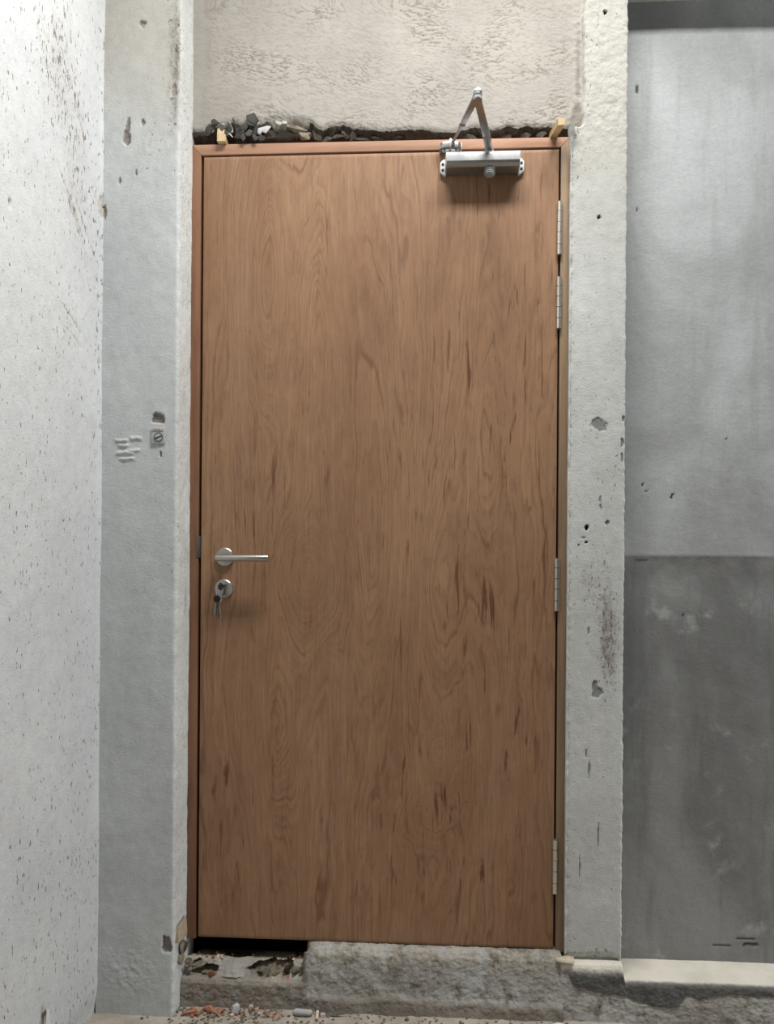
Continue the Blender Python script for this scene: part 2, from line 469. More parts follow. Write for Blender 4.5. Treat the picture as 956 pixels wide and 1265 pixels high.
def wrap_path(pts, step, rad):
    """polyline in plan with rounded corners -> points, outward normals, arc length"""
    P = [np.array(p, float) for p in pts]; out = [P[0]]
    for i in range(1, len(P) - 1):
        a = P[i] + (P[i - 1] - P[i]) / np.linalg.norm(P[i - 1] - P[i]) * rad; b = P[i] + (P[i + 1] - P[i]) / np.linalg.norm(P[i + 1] - P[i]) * rad
        for t in np.linspace(0, 1, 6): out.append((1 - t) ** 2 * a + 2 * t * (1 - t) * P[i] + t * t * b)
    out.append(P[-1]); out = np.array(out)
    L = np.concatenate([[0], np.cumsum(np.linalg.norm(np.diff(out, axis=0), axis=1))])
    n = max(2, int(L[-1] / step)); s = np.linspace(0, L[-1], n)
    Q = np.stack([np.interp(s, L, out[:, 0]), np.interp(s, L, out[:, 1])], 1)
    T = np.gradient(Q, axis=0); T /= np.linalg.norm(T, axis=1)[:, None]
    return Q, np.stack([T[:, 1], -T[:, 0]], 1), s


def zarr(a, b, step, top=None): return np.arange(a, b + step * .5, step)


# floor -------------------------------------------------------------
ys = np.concatenate([np.linspace(-3.2, -.35, 30), np.arange(-.34, .0, .006)]); xs = np.concatenate([np.arange(-.87, .9, .008), np.linspace(.92, 2.2, 20)])
X, Y = np.meshgrid(xs, ys)
Zf = FZ + .0035 * fbm(X * 14, Y * 14, 4, 3) + .002 * fbm(X * 60, Y * 60, 3, 9)
grid('floor', np.stack([X, Y, Zf], -1), M_floor, kind='structure', label='dusty concrete floor with brick crumbs in front of the door sill', cat='floor')

# left wall: white, comes towards the camera ------------------------
ys = np.concatenate([np.linspace(-3.2, -.66, 60), np.arange(-.65, -.09, .004)]); zs = zarr(0, 2.95, .0045)
Y, Z = np.meshgrid(ys, zs)
cl = [(-.105, 2.10, .012, .035, .004), (-.535, 1.905, .004, .009, .006), (-.12, 1.86, .006, .012, .003), (-.11, 1.70, .006, .01, .003), (-.105, 1.53, .005, .012, .003), (-.10, 2.52, .006, .012, .003)]
d, m = chips(Y, Z, cl, 2)
# plaster flaked off low down
fl, fm = chips(Y, Z, [(-.372, .135, .022, .052, .008)], 31)
scr = np.zeros_like(Y)
for (a, b, L, an) in [(-.23, 1.98, .11, -.75), (-.19, 2.0, .10, -.75), (-.27, 2.03, .14, -.7), (-.26, 1.76, .07, -.35), (-.25, 1.72, .06, -.3), (-.24, 2.27, .09, -.9), (-.34, 2.36, .06, -1.0), (-.30, 2.33, .05, -1.0)]:
    u = (Y - a) * math.cos(an) + (Z - b) * math.sin(an); v = -(Y - a) * math.sin(an) + (Z - b) * math.cos(an)
    scr = np.maximum(scr, (1 - sst(.5, 1, np.abs(u) / L)) * (1 - sst(.0016, .005, np.abs(v + .004 * pn(u * 20, v * 0, 5)))))
st = lambda a, b, ra, rb: np.exp(-((Y - a) / ra) ** 2 - ((Z - b) / rb) ** 2)
dirt = np.clip(.75 * st(-.34, 2.33, .13, .17) + .55 * st(-.25, 2.08, .1, .16) + .4 * st(-.28, 1.72, .08, .1) + .35 * st(-.12, 2.0, .03, .5) + .28 * st(-.2, .35, .15, .25) + .7 * scr
               + .3 * fbm(Y * 9, Z * 5, 3, 4) * st(-.3, 2.1, .3, .7), 0, 1)
xr = .0018 * fbm(Y * 12, Z * 9, 4, 6) + .0035 * fbm(Y * 2.5, Z * 1.5, 2, 8) - d - fl - .0012 * scr
xr = xr + .006 * (1 - sst(.0, .02, np.abs(Y + .1))) * .6 - .010 * (1 - sst(.01, .09, Z))
wl = grid('wall_left', np.stack([-.856 + xr, Y, Z], -1), M_left, attrs={'chip': np.clip(m + fm * .9, 0, 1), 'dirt': dirt}, kind='structure', label='white painted plaster wall along the passage side', cat='wall')
mb = MB(); mb.hull([(-.853, -.372, .06), (-.853, -.352, .06), (-.846, -.360, .06), (-.853, -.366, .178), (-.848, -.361, .17), (-.853, -.356, .16)])
mb.build('plaster_flake', M_white, wl)

# left pilaster -----------------------------------------------------
Q, Nn, s = wrap_path([(-.858, -.10), (-.6535, -.10), (-.649, .06)], .0024, .006); zs = np.concatenate([zarr(0, 2.68, .0024), np.linspace(2.70, 2.95, 10)])
SX, Z = np.meshgrid(s, zs)
QX = np.broadcast_to(Q[:, 0], SX.shape); QY = np.broadcast_to(Q[:, 1], SX.shape); front = 1 - sst(-.099, -.09, QY)
cl = [(-.7045, 1.5545, .016, .017, .006), (-.793, 2.282, .013, .018, .006), (-.789, 2.315, .006, .02, .004), (-.752, 2.575, .012, .008, .004), (-.749, 2.32, .006, .008, .003),
      (-.81, 2.17, .004, .01, .003), (-.766, 2.19, .003, .008, .003), (-.672, .197, .012, .024, .007), (-.697, 1.462, .003, .009, .004),
      (-.665, 2.49, .008, .02, .003), (-.668, 2.40, .006, .02, .003), (-.85, 2.09, .006, .02, .004)]
d, m = chips(QX, Z, cl, 50); d = d * front; m = m * front
st = lambda a, b, ra, rb: np.exp(-((QX - a) / ra) ** 2 - ((Z - b) / rb) ** 2)
dirt = .95 * st(-.66, 2.55, .035, .12) + .7 * st(-.665, 2.38, .025, .12) + .55 * st(-.735, 2.25, .06, .12) + .25 * st(-.76, 1.48, .05, .04) + .35 * st(-.76, .0, .2, .06)
ret = sst(-.098, -.09, QY); dirt = dirt * front + ret * (.35 * st(-.65, 2.2, 1, .3) + .25 * st(-.65, .2, 1, .3))
# torn paint by the plate
rip = np.zeros_like(Z)
for (a, b, L, w) in [(-.80, 1.497, .022, .002), (-.762, 1.503, .02, .0025), (-.79, 1.465, .03, .0025), (-.765, 1.472, .018, .002), (-.785, 1.450, .025, .002), (-.795, 1.483, .018, .002)]:
    rip = np.maximum(rip, (1 - sst(.5, 1, np.abs(QX - a) / L)) * (1 - sst(w, w * 2.4, np.abs(Z - b + .003 * pn(QX * 60, QX * 0, int(b * 1000) % 50)))))
low = st(-.77, .13, .07, .07)
r = .0016 * fbm(SX * 14, Z * 10, 4, 21) + .0028 * fbm(SX * 4, Z * 1.4, 2, 22) - d + .0028 * rip * front + front * low * .004 * np.abs(fbm(SX * 40, Z * 40, 3, 25))
edge = np.exp(-((SX - .206) / .006) ** 2); r = r + edge * (.0034 * fbm(SX * 14, Z * 21, 6, 27, .62) - .001) - edge * .008 * (1 - sst(.0, .22, Z)) * np.abs(fbm(Z * 17, Z * 0 + .4, 4, 3))
r = r + ret * (.0015 * fbm(SX * 30, Z * 22, 3, 28))
V = np.stack([QX + Nn[:, 0] * r, QY + Nn[:, 1] * r, Z], -1)
k = int(np.searchsorted(s, .2035))
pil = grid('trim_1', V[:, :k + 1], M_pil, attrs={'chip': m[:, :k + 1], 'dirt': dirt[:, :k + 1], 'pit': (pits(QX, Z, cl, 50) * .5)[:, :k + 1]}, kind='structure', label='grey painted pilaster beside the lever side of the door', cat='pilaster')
grid('plaster_edge', V[:, k:], M_edge, pil, attrs={'chip': m[:, k:], 'dirt': dirt[:, k:]})

# small fixing plate painted over on the pilaster
pl = empty('wall_plate', (-.702, -.1, 1.51), label='small square painted-over plate with slotted screw on grey pilaster', cat='wall plate')
M_plate = plaster('painted_plate', (.47, .48, .465), (.43, .44, .43), (.2, .2, .2), (.3, .3, .28), bump=.25, specks=1.5)
mb = MB(); mb.box(-.7205, -.6835, -.1045, -.094, 1.489, 1.531, .0022); mb.build('plate', M_plate, pl)
mb = MB(); mb.prism([(-.7165, 1.5225), (-.688, 1.5225), (-.688, 1.5285), (-.7165, 1.5285)], 'y', -.1062, -.104, .0006); mb.build('name_strip', M_plate, pl)
mb = MB()
for sx in (-.7075, -.6995): mb.lathe([(.0013, 0), (.0013, .0006)], 10, axis_m((sx, -.106, 1.5255), (0, -1, 0)))
mb.build('pin_hole', M_dark, pl)
M_ring = m_paint('grimy_metal', (.11, .11, .10), .5)
sc = MB().lathe([(.0095, 0), (.0095, .002), (.0118, .002), (.0118, 0)], 28, axis_m((-.701, -.104, 1.5055), (0, -1, 0))).build('screw_recess', M_ring, pl)
MB().lathe([(.0, .0), (.0094, .0), (.0092, .0014), (.0, .0018)], 24, axis_m((-.701, -.1045, 1.5055), (0, -1, 0))).build('screw_head', M_plate, sc)
MB().box(-.0095, .0095, -.0009, .0002, -.0012, .0012, 0, Matrix.Translation((-.701, -.1062, 1.5055)) @ Matrix.Rotation(R(-22), 4, 'Y')).build('screw_slot', M_dark, sc)

# rendered lintel wall above the door --------------------------------
px = np.array([232, 240, 255, 262, 275, 290, 300, 310, 320, 330, 345, 365, 388, 395, 400, 415, 427, 440, 455, 470, 490, 500, 520, 535, 550, 565, 578, 588, 595, 610, 622, 628, 640, 650, 660, 680, 700, 708, 724])
py = np.array([163, 164, 163, 158, 155, 152, 156, 155, 156, 150, 148, 147, 152, 160, 161, 157, 155, 159, 161, 163, 163, 162, 161, 163, 165, 165, 162, 158, 159, 163, 160, 157, 161, 157, 159, 159, 161, 162, 160])
jx = -.6523 + (px - 237) * .002168; jz = 2.3152 + (179 - (px - 237) * .0214 - py) * .00214
xs = np.arange(-.656, .398, .0022)
zb = np.interp(xs, jx, jz) + .0050 * fbm(xs * 75, xs * 0 + 3.4, 5, 5, .75)
t = np.concatenate([np.linspace(0, .55, 165), np.linspace(.56, 1, 20)]); X = np.broadcast_to(xs, (len(t), len(xs))).copy(); T = t[:, None]
Z = zb[None, :] * (1 - T) + 2.95 * T
wx = X + .02 * fbm(X * 7, Z * 7, 2, 61); wz = Z + .03 * fbm(X * 5, Z * 6, 2, 62) + .10 * np.sin((X + .2) * 3.0)
rid = 1 - np.abs(fbm(wx * 24, wz * 92, 3, 63, .55)) * 3.4
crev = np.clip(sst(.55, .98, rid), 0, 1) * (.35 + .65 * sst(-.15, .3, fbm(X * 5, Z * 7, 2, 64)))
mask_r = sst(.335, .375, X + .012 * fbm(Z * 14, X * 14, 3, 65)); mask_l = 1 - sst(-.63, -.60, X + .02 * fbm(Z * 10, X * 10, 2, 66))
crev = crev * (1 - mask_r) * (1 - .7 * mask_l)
rr = -.0011 * crev + .0006 * fbm(X * 40, Z * 60, 4, 67) + .003 * fbm(X * 4, Z * 4, 2, 68) - .002 * mask_l
rr = rr + .0025 * mask_r * fbm(X * 60, Z * 60, 3, 70)
bot = np.exp(-((Z - zb[None]) / .008) ** 2); rr = rr - bot * .004
dirt = np.clip(.75 * np.exp(-((X - .380) / .014) ** 2) * sst(.0, .4, .5 + fbm(Z * 12, X * 4, 3, 71)) * (1.1 - .4 * sst(2.45, 2.7, Z)) + .8 * np.exp(-((X - .365) / .03) ** 2 - ((Z - 2.34) / .05) ** 2)
               + .6 * np.exp(-((X + .62) / .04) ** 2 - ((Z - 2.335) / .03) ** 2) + .35 * bot + .35 * np.exp(-((X + .648) / .008) ** 2), 0, 1)
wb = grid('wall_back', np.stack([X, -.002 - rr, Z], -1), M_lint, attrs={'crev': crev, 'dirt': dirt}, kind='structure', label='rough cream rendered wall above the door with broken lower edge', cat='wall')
# its broken underside
v = np.linspace(0, 1, 26)[:, None]; X2 = np.broadcast_to(xs, (26, len(xs))); zf = zb[None]
yy = -.0015 + v * .060; zz = zf + .0005 + (2.312 - zf) * np.clip(v * 1.05, 0, 1) ** .75
amp = np.sin(np.pi * np.clip(v * 1.02, 0, 1)) ** .6
disp = fbm(X2 * 55, yy * 55 + zz * 30, 4, 81, .6)
zz = zz + amp * .008 * disp; yy = yy - amp * .012 * fbm(X2 * 40, v * 3, 4, 85, .65)
pxx = (X2 + .6523) / .002168 + 237
pale = np.clip(np.exp(-((pxx - 370) / 22) ** 2) * (1 - sst(.35, .6, v)) + .8 * np.exp(-((pxx - 345) / 14) ** 2) * (1 - sst(.2, .5, v)) + .5 * np.exp(-((pxx - 420) / 25) ** 2) + .55 * np.exp(-((pxx - 600) / 40) ** 2) * (1 - sst(.1, .6, v)), 0, 1) * .8
pale = np.maximum(pale, .75 * (1 - sst(.0, .09, v)) * sst(-.2, .3, fbm(X2 * 30, v * 0, 2, 88)))
grid('broken_edge', np.stack([X2, yy, zz], -1)[::-1], M_broken, wb, attrs={'pale': pale[::-1]})


def flake(cx, cz, w, h, ang, mat=M_shard, y=-.047, n=6, tilt=0, seed=0, sharp=0, name='shard'):
    rs = random.Random(seed); pts = []
    for i in range(n):
        a = 2 * math.pi * i / n + rs.uniform(-.45, .45); q = rs.uniform(.62, 1.35)
        pts.append((math.cos(a) * w / 2 * q, math.sin(a) * h / 2 * q))
    Mx = Matrix.Translation((cx, y, cz)) @ Matrix.Rotation(R(ang), 4, 'Y') @ Matrix.Rotation(R(tilt), 4, 'X')
    MB().prism(pts, 'y', -.002, .002, .0003, Mx).build(name, mat, wb, angle=25)


def lx(p): return -.6523 + (p - 237) * .002168
def lz(p, q): return 2.3152 + (179 - (p - 237) * .0214 - q) * .00214


for i, (a, b, w, h, an, n, tl) in enumerate([(259, 160, .022, .030, 18, 7, 8), (266.5, 152, .023, .023, -10, 5, 0), (277, 159, .020, .022, 25, 5, -10), (284, 158.5, .018, .036, -8, 4, 12), (290, 150, .009, .020, 5, 4, 0),
                                             (314, 150, .032, .030, 12, 5, -6), (298, 163, .024, .026, 30, 6, 15), (304, 158, .030, .022, -25, 5, 20), (309, 166, .018, .026, 40, 5, -15), (317, 163, .016, .028, 15, 5, 10),
                                             (296, 170, .020, .018, -30, 5, 20), (303, 172, .016, .02, 20, 5, 0), (325, 171, .022, .016, -10, 6, 10), (281, 166, .022, .010, 50, 5, 0), (317, 172, .014, .018, -35, 5, 0), (244, 166, .03, .016, 10, 6, 20), (252, 167.5, .024, .014, -8, 6, 25)]):
    flake(lx(a), lz(a, b), w, h, an, y=-.003 - .006 * (i % 3) * .5, n=n, tilt=tl, seed=i)
for i, (a, b, w, h, an) in enumerate([(259, 159.3, .026, .034, 18), (266.5, 151.5, .028, .027, -10), (277, 158.5, .024, .026, 25), (284.5, 157.5, .022, .040, -8), (314, 149.5, .036, .034, 12)]):
    flake(lx(a), lz(a, b), w, h, an, M_cream2, .0008, 6, 0, 60 + i, name='paint_flake')
for i, (a, b, w, h, an) in enumerate([(328, 160, .034, .018, -18), (323, 163, .014, .016, 30), (347, 153, .026, .010, 12), (354, 152, .014, .008, -10), (286, 167, .020, .005, 45)]):
    flake(lx(a), lz(a, b), w, h, an, M_white, -.003, 6, 15, 40 + i, name='paint_flake')
rk = random.Random(5)
for i, (a, b, w, h) in enumerate([(338, 163, 26, 12), (352, 166, 30, 12), (366, 158, 26, 16), (377, 163, 22, 16), (386, 158, 16, 16), (397, 166, 18, 16), (406, 168, 20, 14), (418, 163, 22, 16), (428, 160, 18, 18), (437, 165, 18, 14), (450, 168, 22, 8), (468, 168, 20, 8), (492, 167, 26, 8), (515, 166, 22, 8), (580, 166, 22, 10), (612, 166, 20, 10), (628, 163, 18, 14), (650, 164, 20, 12), (668, 164, 20, 10)]):
    q = Vector((lx(a), .012, lz(a, b)))
    pts = [q + Vector((rk.gauss(0, 1) * w * .0006, rk.gauss(0, 1) * .005, rk.gauss(0, 1) * h * .0006)) for _ in range(11)]
    g_ = M_cream if i in (2, 3, 8) else M_broken
    MB().hull(pts).build('rubble_lump', M_rub if g_ is M_cream else M_rubd, wb, angle=20)

# right concrete pillar ----------------------------------------------
Q, Nn, s = wrap_path([(.3575, .05), (.3595, -.018), (.5052, -.018), (.5052, .14)], .0023, .004); zs = np.concatenate([zarr(.153, 2.68, .0024), np.linspace(2.70, 2.95, 10)])
SX, Z = np.meshgrid(s, zs); QX = np.broadcast_to(Q[:, 0], SX.shape); QY = np.broadcast_to(Q[:, 1], SX.shape); front = 1 - sst(-.0175, -.010, QY)
cl = [(.4276, 2.0797, .0045, .0055, .012), (.4273, 1.5487, .022, .017, .003), (.437, 1.54, .014, .014, .003), (.4025, 1.2821, .006, .008, .014), (.4008, 1.2425, .004, .004, .010), (.4265, .872, .008, .02, .004), (.432, .855, .016, .017, .004),
      (.4402, 2.6061, .006, .006, .010), (.455, 1.293, .005, .009, .004), (.436, 1.353, .004, .012, .003), (.4375, 1.335, .003, .01, .003), (.409, 1.015, .004, .012, .003), (.49, 1.50, .006, .014, .004), (.493, 1.56, .005, .01, .004), (.49, 1.46, .005, .016, .003),
      (.412, .66, .003, .022, .002), (.437, .49, .003, .03, .002), (.39, .41, .003, .03, .002), (.405, .70, .0025, .014, .002), (.394, 1.255, .008, .003, .002), (.382, 1.235, .003, .003, .003)]
cl = [(a * 1.0135, 1.17 + (b - 1.17) * 1.0135, c * .9, e * .9, f if f > .008 else f * .7) for a, b, c, e, f in cl]
d, m = chips(QX, Z, cl, 90); d = d * front; m = m * front
st = lambda a, b, ra, rb: np.exp(-((QX - a) / ra) ** 2 - ((Z - b) / rb) ** 2)
dirt = np.clip(.72 * st(.41, 1.14, .03, .10) + .7 * st(.46, 1.08, .025, .16) + .45 * st(.48, 1.42, .012, .12) + .4 * st(.36, 2.35, .02, .3) + .8 * st(.47, .95, .03, .12) + .6 * st(.43, .17, .1, .022) + .35 * st(.44, 1.52, .05, .03) + .3 * st(.4, 2.5, .06, .3), 0, 1)
rough_top = sst(2.1, 2.4, Z + .15 * fbm(QX * 8, Z * 4, 2, 92))
r = .0014 * fbm(SX * 18, Z * 14, 4, 93) + .0022 * fbm(SX * 5, Z * 2, 2, 94) - d + rough_top * .003 * fbm(SX * 45, Z * 45, 4, 95, .65)
for e0 in (.068, .2135): r = r + np.exp(-((SX - e0) / .006) ** 2) * (.0032 * fbm(SX * 10, Z * 45, 3, 97) - .001)
notch = sst(2.325, 2.345, Z + .012 * fbm(QX * 30, Z * 20, 3, 99)) * (1 - sst(.385, .397, QX + .008 * fbm(Z * 14, QX * 14, 3, 96)))
r = r - front * .012 * (1 - sst(.155, .177, Z + .012 * fbm(QX * 30, Z * 0, 3, 98)))
YP = QY + Nn[:, 1] * r; YP = YP * (1 - notch) + np.maximum(YP, .006) * notch
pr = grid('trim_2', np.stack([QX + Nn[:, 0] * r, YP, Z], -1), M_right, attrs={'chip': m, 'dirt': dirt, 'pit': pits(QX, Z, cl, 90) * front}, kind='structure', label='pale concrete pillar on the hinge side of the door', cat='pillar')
# upper left of the pillar, above the frame, closing towards the rendered wall
xs = np.arange(.348, .40, .004); zs2 = np.arange(2.318, 2.95, .004); X, Z = np.meshgrid(xs, zs2)
# bead of white filler beside the frame
zs2 = np.arange(.17, 2.33, .006); a = np.linspace(0, math.pi, 7); A, Z = np.meshgrid(a, zs2)
rb = .0042 * (1 + .5 * fbm(Z * 25, A * 0, 3, 44)); rb = np.where(Z > 2.26, rb * (1 + 2.2 * sst(2.26, 2.33, Z)), rb)
grid('filler_bead', np.stack([(.3605 - np.cos(A) * rb * .6), -.010 - np.sin(A) * rb * 2.6, Z], -1), M_edge, pr, attrs={'chip': A * 0, 'dirt': A * 0 + .08})

# right recessed wall, beam above -----------------------------------
xs = np.concatenate([np.arange(.49, 1.02, .004), np.linspace(1.03, 2.2, 30)]); zs = zarr(.10, 2.95, .004); X, Z = np.meshgrid(xs, zs)
lift = 1.2125 + .003 * fbm(X * 9, X * 0, 3, 41)
d, m = chips(X, Z, [(.578, 1.405, .003, .005, .004), (.588, 1.39, .003, .003, .003), (.655, 1.372, .0035, .005, .004), (.66, 1.378, .003, .004, .004), (.80, 1.53, .003, .003, .003), (.69, 1.05, .003, .003, .003),
                    (.86, .172, .03, .0035, .003), (.875, .158, .02, .007, .003), (.80, .152, .028, .0028, .003), (.555, 2.49, .004, .012, .002), (.56, 2.16, .002, .012, .002), (.575, 1.198, .025, .003, .001)], 120)
r = .0012 * fbm(X * 12, Z * 9, 4, 43) + .005 * fbm(X * 3.2, Z * 2.2, 2, 45) - d
r = r + .0016 * sst(-.004, .002, Z - lift) + .0010 * np.exp(-((Z - lift) / .007) ** 2) * sst(-.2, .3, fbm(X * 8, X * 0, 3, 47))
wr = grid('wall_right', np.stack([X, .09 - r, Z], -1), M_cement, attrs={'chip': m}, kind='structure', label='recessed grey cement rendered wall with a horizontal lift line', cat='wall')
mb = MB(); mb.box(.4985, 2.2, -.012, .3, 2.725, 2.95, .006); mb.build('trim_3', M_right, kind='structure', label='concrete beam over the recessed grey wall', cat='beam')

# sill ---------------------------------------------------------------
xs = np.arange(-.656, .352, .0028); nt = 150; t = np.linspace(0, 1, nt)


def resample(P, t):
    P = np.array(P, float); L = np.concatenate([[0], np.cumsum(np.linalg.norm(np.diff(P, axis=0), axis=1))]); L /= L[-1]
    return np.interp(t, L, P[:, 0]), np.interp(t, L, P[:, 1])


ia = resample([(-.052, .0), (-.049, .05), (-.039, .135), (-.034, .153), (-.024, .164), (-.010, .168), (.08, .169), (.13, .169), (.16, .165)], t)
ib = resample([(-.052, .0), (-.050, .04), (-.049, .072), (-.044, .080), (-.020, .090), (-.006, .104), (.008, .113), (.022, .115), (.045, .100), (.10, .07), (.16, .06)], t)
Wx, Wt = np.meshgrid(xs, t)
w = sst(-.330, -.314, Wx + .016 * fbm(Wx * 20, Wt * 9, 4, 7) + .05 * (Wt - .25) * (Wt < .45))
edge_n = np.broadcast_to((xs + .32)[None, :], w.shape)
Yp = ia[0][:, None] * w + ib[0][:, None] * (1 - w); Zp = ia[1][:, None] * w + ib[1][:, None] * (1 - w)
# the broken end of the full-height part leans: shift by height
Xp = np.broadcast_to(xs, w.shape)
w2 = sst(0, .012, Xp + .322 + .10 * np.clip(.11 - Zp, 0, 1) * 0 + .008 * fbm(Zp * 60, Xp * 20, 3, 8))
A_, B_ = np.meshgrid(xs, t)
dn = fbm(A_ * 30, B_ * 9, 5, 33, .6); dn2 = fbm(A_ * 90, B_ * 28, 4, 35, .65)
frontm = 1 - sst(.36, .46, B_)
Yp = Yp - (.006 * dn + .0025 * dn2) * (.35 + .65 * sst(.02, .12, B_))
Zp = Zp + (.003 * dn2 + .003 * dn) * sst(.3, .5, B_)
lowb = (1 - sst(.042, .06, Zp + .012 * fbm(A_ * 8, A_ * 0, 2, 36)))
Yp = Yp - .006 * lowb * w
hl = [(-.612, .094, .034, .015, 1), (-.578, .090, .018, .012, 1), (-.445, .096, .030, .016, 1), (-.408, .100, .036, .014, 1), (-.376, .098, .016, .018, 1)]
hd, hm = chips(A_, Zp, hl, 140); inb = (1 - w)
dep = sst(.08, .22, B_) * (1 - sst(.62, .8, B_))
Yp = Yp + hm * .030 * inb * dep; hole = hm * inb * dep
bridge = np.exp(-((A_ + .515) / .030) ** 2) * (1 - sst(.50, .62, B_)) * sst(.28, .33, B_) * inb
Yp = Yp - bridge * .016
sand = np.clip(inb * sst(.38, .50, B_) * (1 - hole) + w * sst(.33, .40, B_) * .45 * sst(-.25, .1, dn) + .8 * inb * np.exp(-((A_ + .40) / .03) ** 2 - ((Zp - .085) / .012) ** 2), 0, 1)
gl = np.clip(w * lowb * .9 + inb * (1 - sst(.25, .36, B_)) * .85, 0, 1)
bro = np.exp(-((A_ + .322) / .012) ** 2) * sst(.1, .3, B_) * (1 - sst(.6, .8, B_))
sl = grid('trim_4', np.stack([A_, Yp, Zp], -1), M_sill, attrs={'low': gl, 'sand': sand, 'hole': np.clip(hole + bro * .6, 0, 1), 'mortar': np.clip(bridge * 1.2, 0, 1)}, kind='structure', label='worn concrete door sill broken away at the lever side', cat='sill')
# the broken cavity's end: chunks wedged against the full-height part
rk = random.Random(9)
for i, (x, y, z, sx, sy, sz, mt) in enumerate([(-.372, -.012, .099, .012, .016, .014, M_rubd), (-.350, -.012, .100, .012, .018, .015, M_rub), (-.336, -.020, .096, .008, .014, .020, M_rub), (-.40, -.020, .087, .018, .012, .006, M_rub), (-.365, -.030, .083, .016, .010, .007, M_brick),
                                               (-.595, -.022, .085, .010, .010, .007, M_rub), (-.575, -.026, .087, .012, .010, .010, M_brick), (-.60, -.012, .105, .030, .014, .010, M_rub), (-.635, -.03, .10, .010, .014, .012, M_rub), (-.44, -.016, .10, .012, .012, .008, M_rub), (-.42, -.024, .094, .005, .012, .012, M_rub)]):
    pts = [(x + rk.gauss(0, 1) * sx * .5, y + rk.gauss(0, 1) * sy * .5, z + rk.gauss(0, 1) * sz * .5) for _ in range(13)]
    MB().hull(pts).build('rubble_lump', mt, sl, angle=20)

for i, (x, y, z, sx, sy, sz, mt) in enumerate([(-.650, -.050, .168, .008, .022, .018, M_rub), (-.649, -.030, .150, .008, .022, .016, M_rubd), (-.648, -.060, .140, .008, .016, .018, M_rub), (-.640, -.03, .122, .014, .016, .010, M_rub)]):
    pts = [(x + rk.gauss(0, 1) * sx * .5, y + rk.gauss(0, 1) * sy * .5, z + rk.gauss(0, 1) * sz * .5) for _ in range(16)]
    MB().hull(pts).build('rubble_lump', mt, sl, angle=20)

# ledge to the right ---------------------------------------------------
xs = np.concatenate([np.arange(.345, 1.02, .003), np.linspace(1.03, 2.2, 40)])
ja = resample([(-.051, .0), (-.046, .07), (-.043, .095), (-.039, .142), (-.034, .150), (-.02, .1525), (.06, .153), (.12, .153)], t)
jb = resample([(-.051, .0), (-.046, .055), (-.041, .082), (-.038, .103), (-.033, .1085), (-.01, .109), (.06, .1085), (.12, .108)], t)
A_, B_ = np.meshgrid(xs, t); w = sst(.504, .510, A_)
Yp = ja[0][:, None] * (1 - w) + jb[0][:, None] * w; Zp = ja[1][:, None] * (1 - w) + jb[1][:, None] * w
dn = fbm(A_ * 26, B_ * 8, 5, 133, .6); dn2 = fbm(A_ * 110, B_ * 30, 3, 135, .6)
top = sst(.43, .52, B_)
Yp = Yp - (.0045 * dn + .002 * dn2) * (1 - top) * sst(.0, .08, B_); Zp = Zp + .0012 * dn * top
bx = np.array([.345, .358, .375, .43, .50, .575, .635, .665, .695, .76, .88, 2.2]); bz = np.array([.17, .145, .104, .085, .080, .058, .055, .087, .074, .092, .088, .088])
mort = sst(-.003, .003, Zp - np.interp(A_, bx, bz) - .007 * dn2 - .006 * dn) * (1 - sst(.40, .47, B_))
Yp = Yp - .004 * mort
crm = sst(.43, .475, B_ + .012 * dn)
ld = grid('trim_5', np.stack([A_, Yp, Zp], -1), M_ledge, attrs={'mortar': mort, 'cream': crm}, kind='structure', label='cement ledge with pale top under the recessed grey wall', cat='ledge')
pts = [(.357 + random.gauss(0, 1) * .014, -.030 + random.gauss(0, 1) * .007, .160 + random.gauss(0, 1) * .005) for _ in range(30)]
MB().hull(pts).build('mortar_blob', M_cream, ld, angle=60)

# near-black passage box, added so the gap under the door stays dark
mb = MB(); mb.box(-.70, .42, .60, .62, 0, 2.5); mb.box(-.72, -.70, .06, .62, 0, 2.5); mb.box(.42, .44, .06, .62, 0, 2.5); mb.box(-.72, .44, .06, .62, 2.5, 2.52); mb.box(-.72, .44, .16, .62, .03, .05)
mb.build('wall_passage', M_void, kind='structure', label='passage box behind the closed door, painted near-black for darkness', cat='wall')

# ------------------------------------------------------------------ door
door = empty('door_1', (0, 0, 0), kind='structure', label='brown plywood flush door in a hardwood frame', cat='door')
x0, x1, z0, z1 = -.6195, .3318, .1705, 2.2815
xs = np.linspace(x0, x1, 190); zs = np.linspace(z0, z1, 420); X, Z = np.meshgrid(xs, zs)


def dz(px_, py_): return (-.6195 + (px_ - 250) * .002176, 2.2815 - (py_ - 189) * .002165)


h = 5.2 * X + .55 * fbm(X * 3.2, Z * .55, 3, 201) + .35 * fbm(X * 9, Z * 1.6, 3, 203)
gauss = lambda p, q, a, b: np.exp(-((X - dz(p, q)[0]) / a) ** 2 - ((Z - dz(p, q)[1]) / b) ** 2)
flat = np.clip(gauss(330, 360, .09, .45) + gauss(394, 420, .07, .42) + gauss(385, 707, .13, .30) + gauss(545, 880, .12, .3) + gauss(355, 860, .08, .25) + gauss(545, 1010, .12, .2), 0, 1)
h = h - 4.2 * flat * (X - (-.14)) * .6
h = h + 1.5 * gauss(328, 330, .055, .30) + 1.2 * gauss(396, 470, .045, .42) + 1.6 * gauss(385, 707, .05, .085) + .8 * gauss(390, 720, .11, .2) + 1.2 * gauss(548, 760, .06, .33) + .9 * gauss(345, 900, .06, .22) + .9 * gauss(545, 930, .05, .07) + .7 * gauss(540, 1010, .08, .07) - .9 * gauss(470, 600, .06, .5) + .7 * gauss(600, 560, .05, .3)
h = h + .12 * fbm(X * 30, Z * 9, 3, 205) * (.4 + gauss(545, 960, .16, .2) * 1.5 + gauss(330, 640, .06, .15))
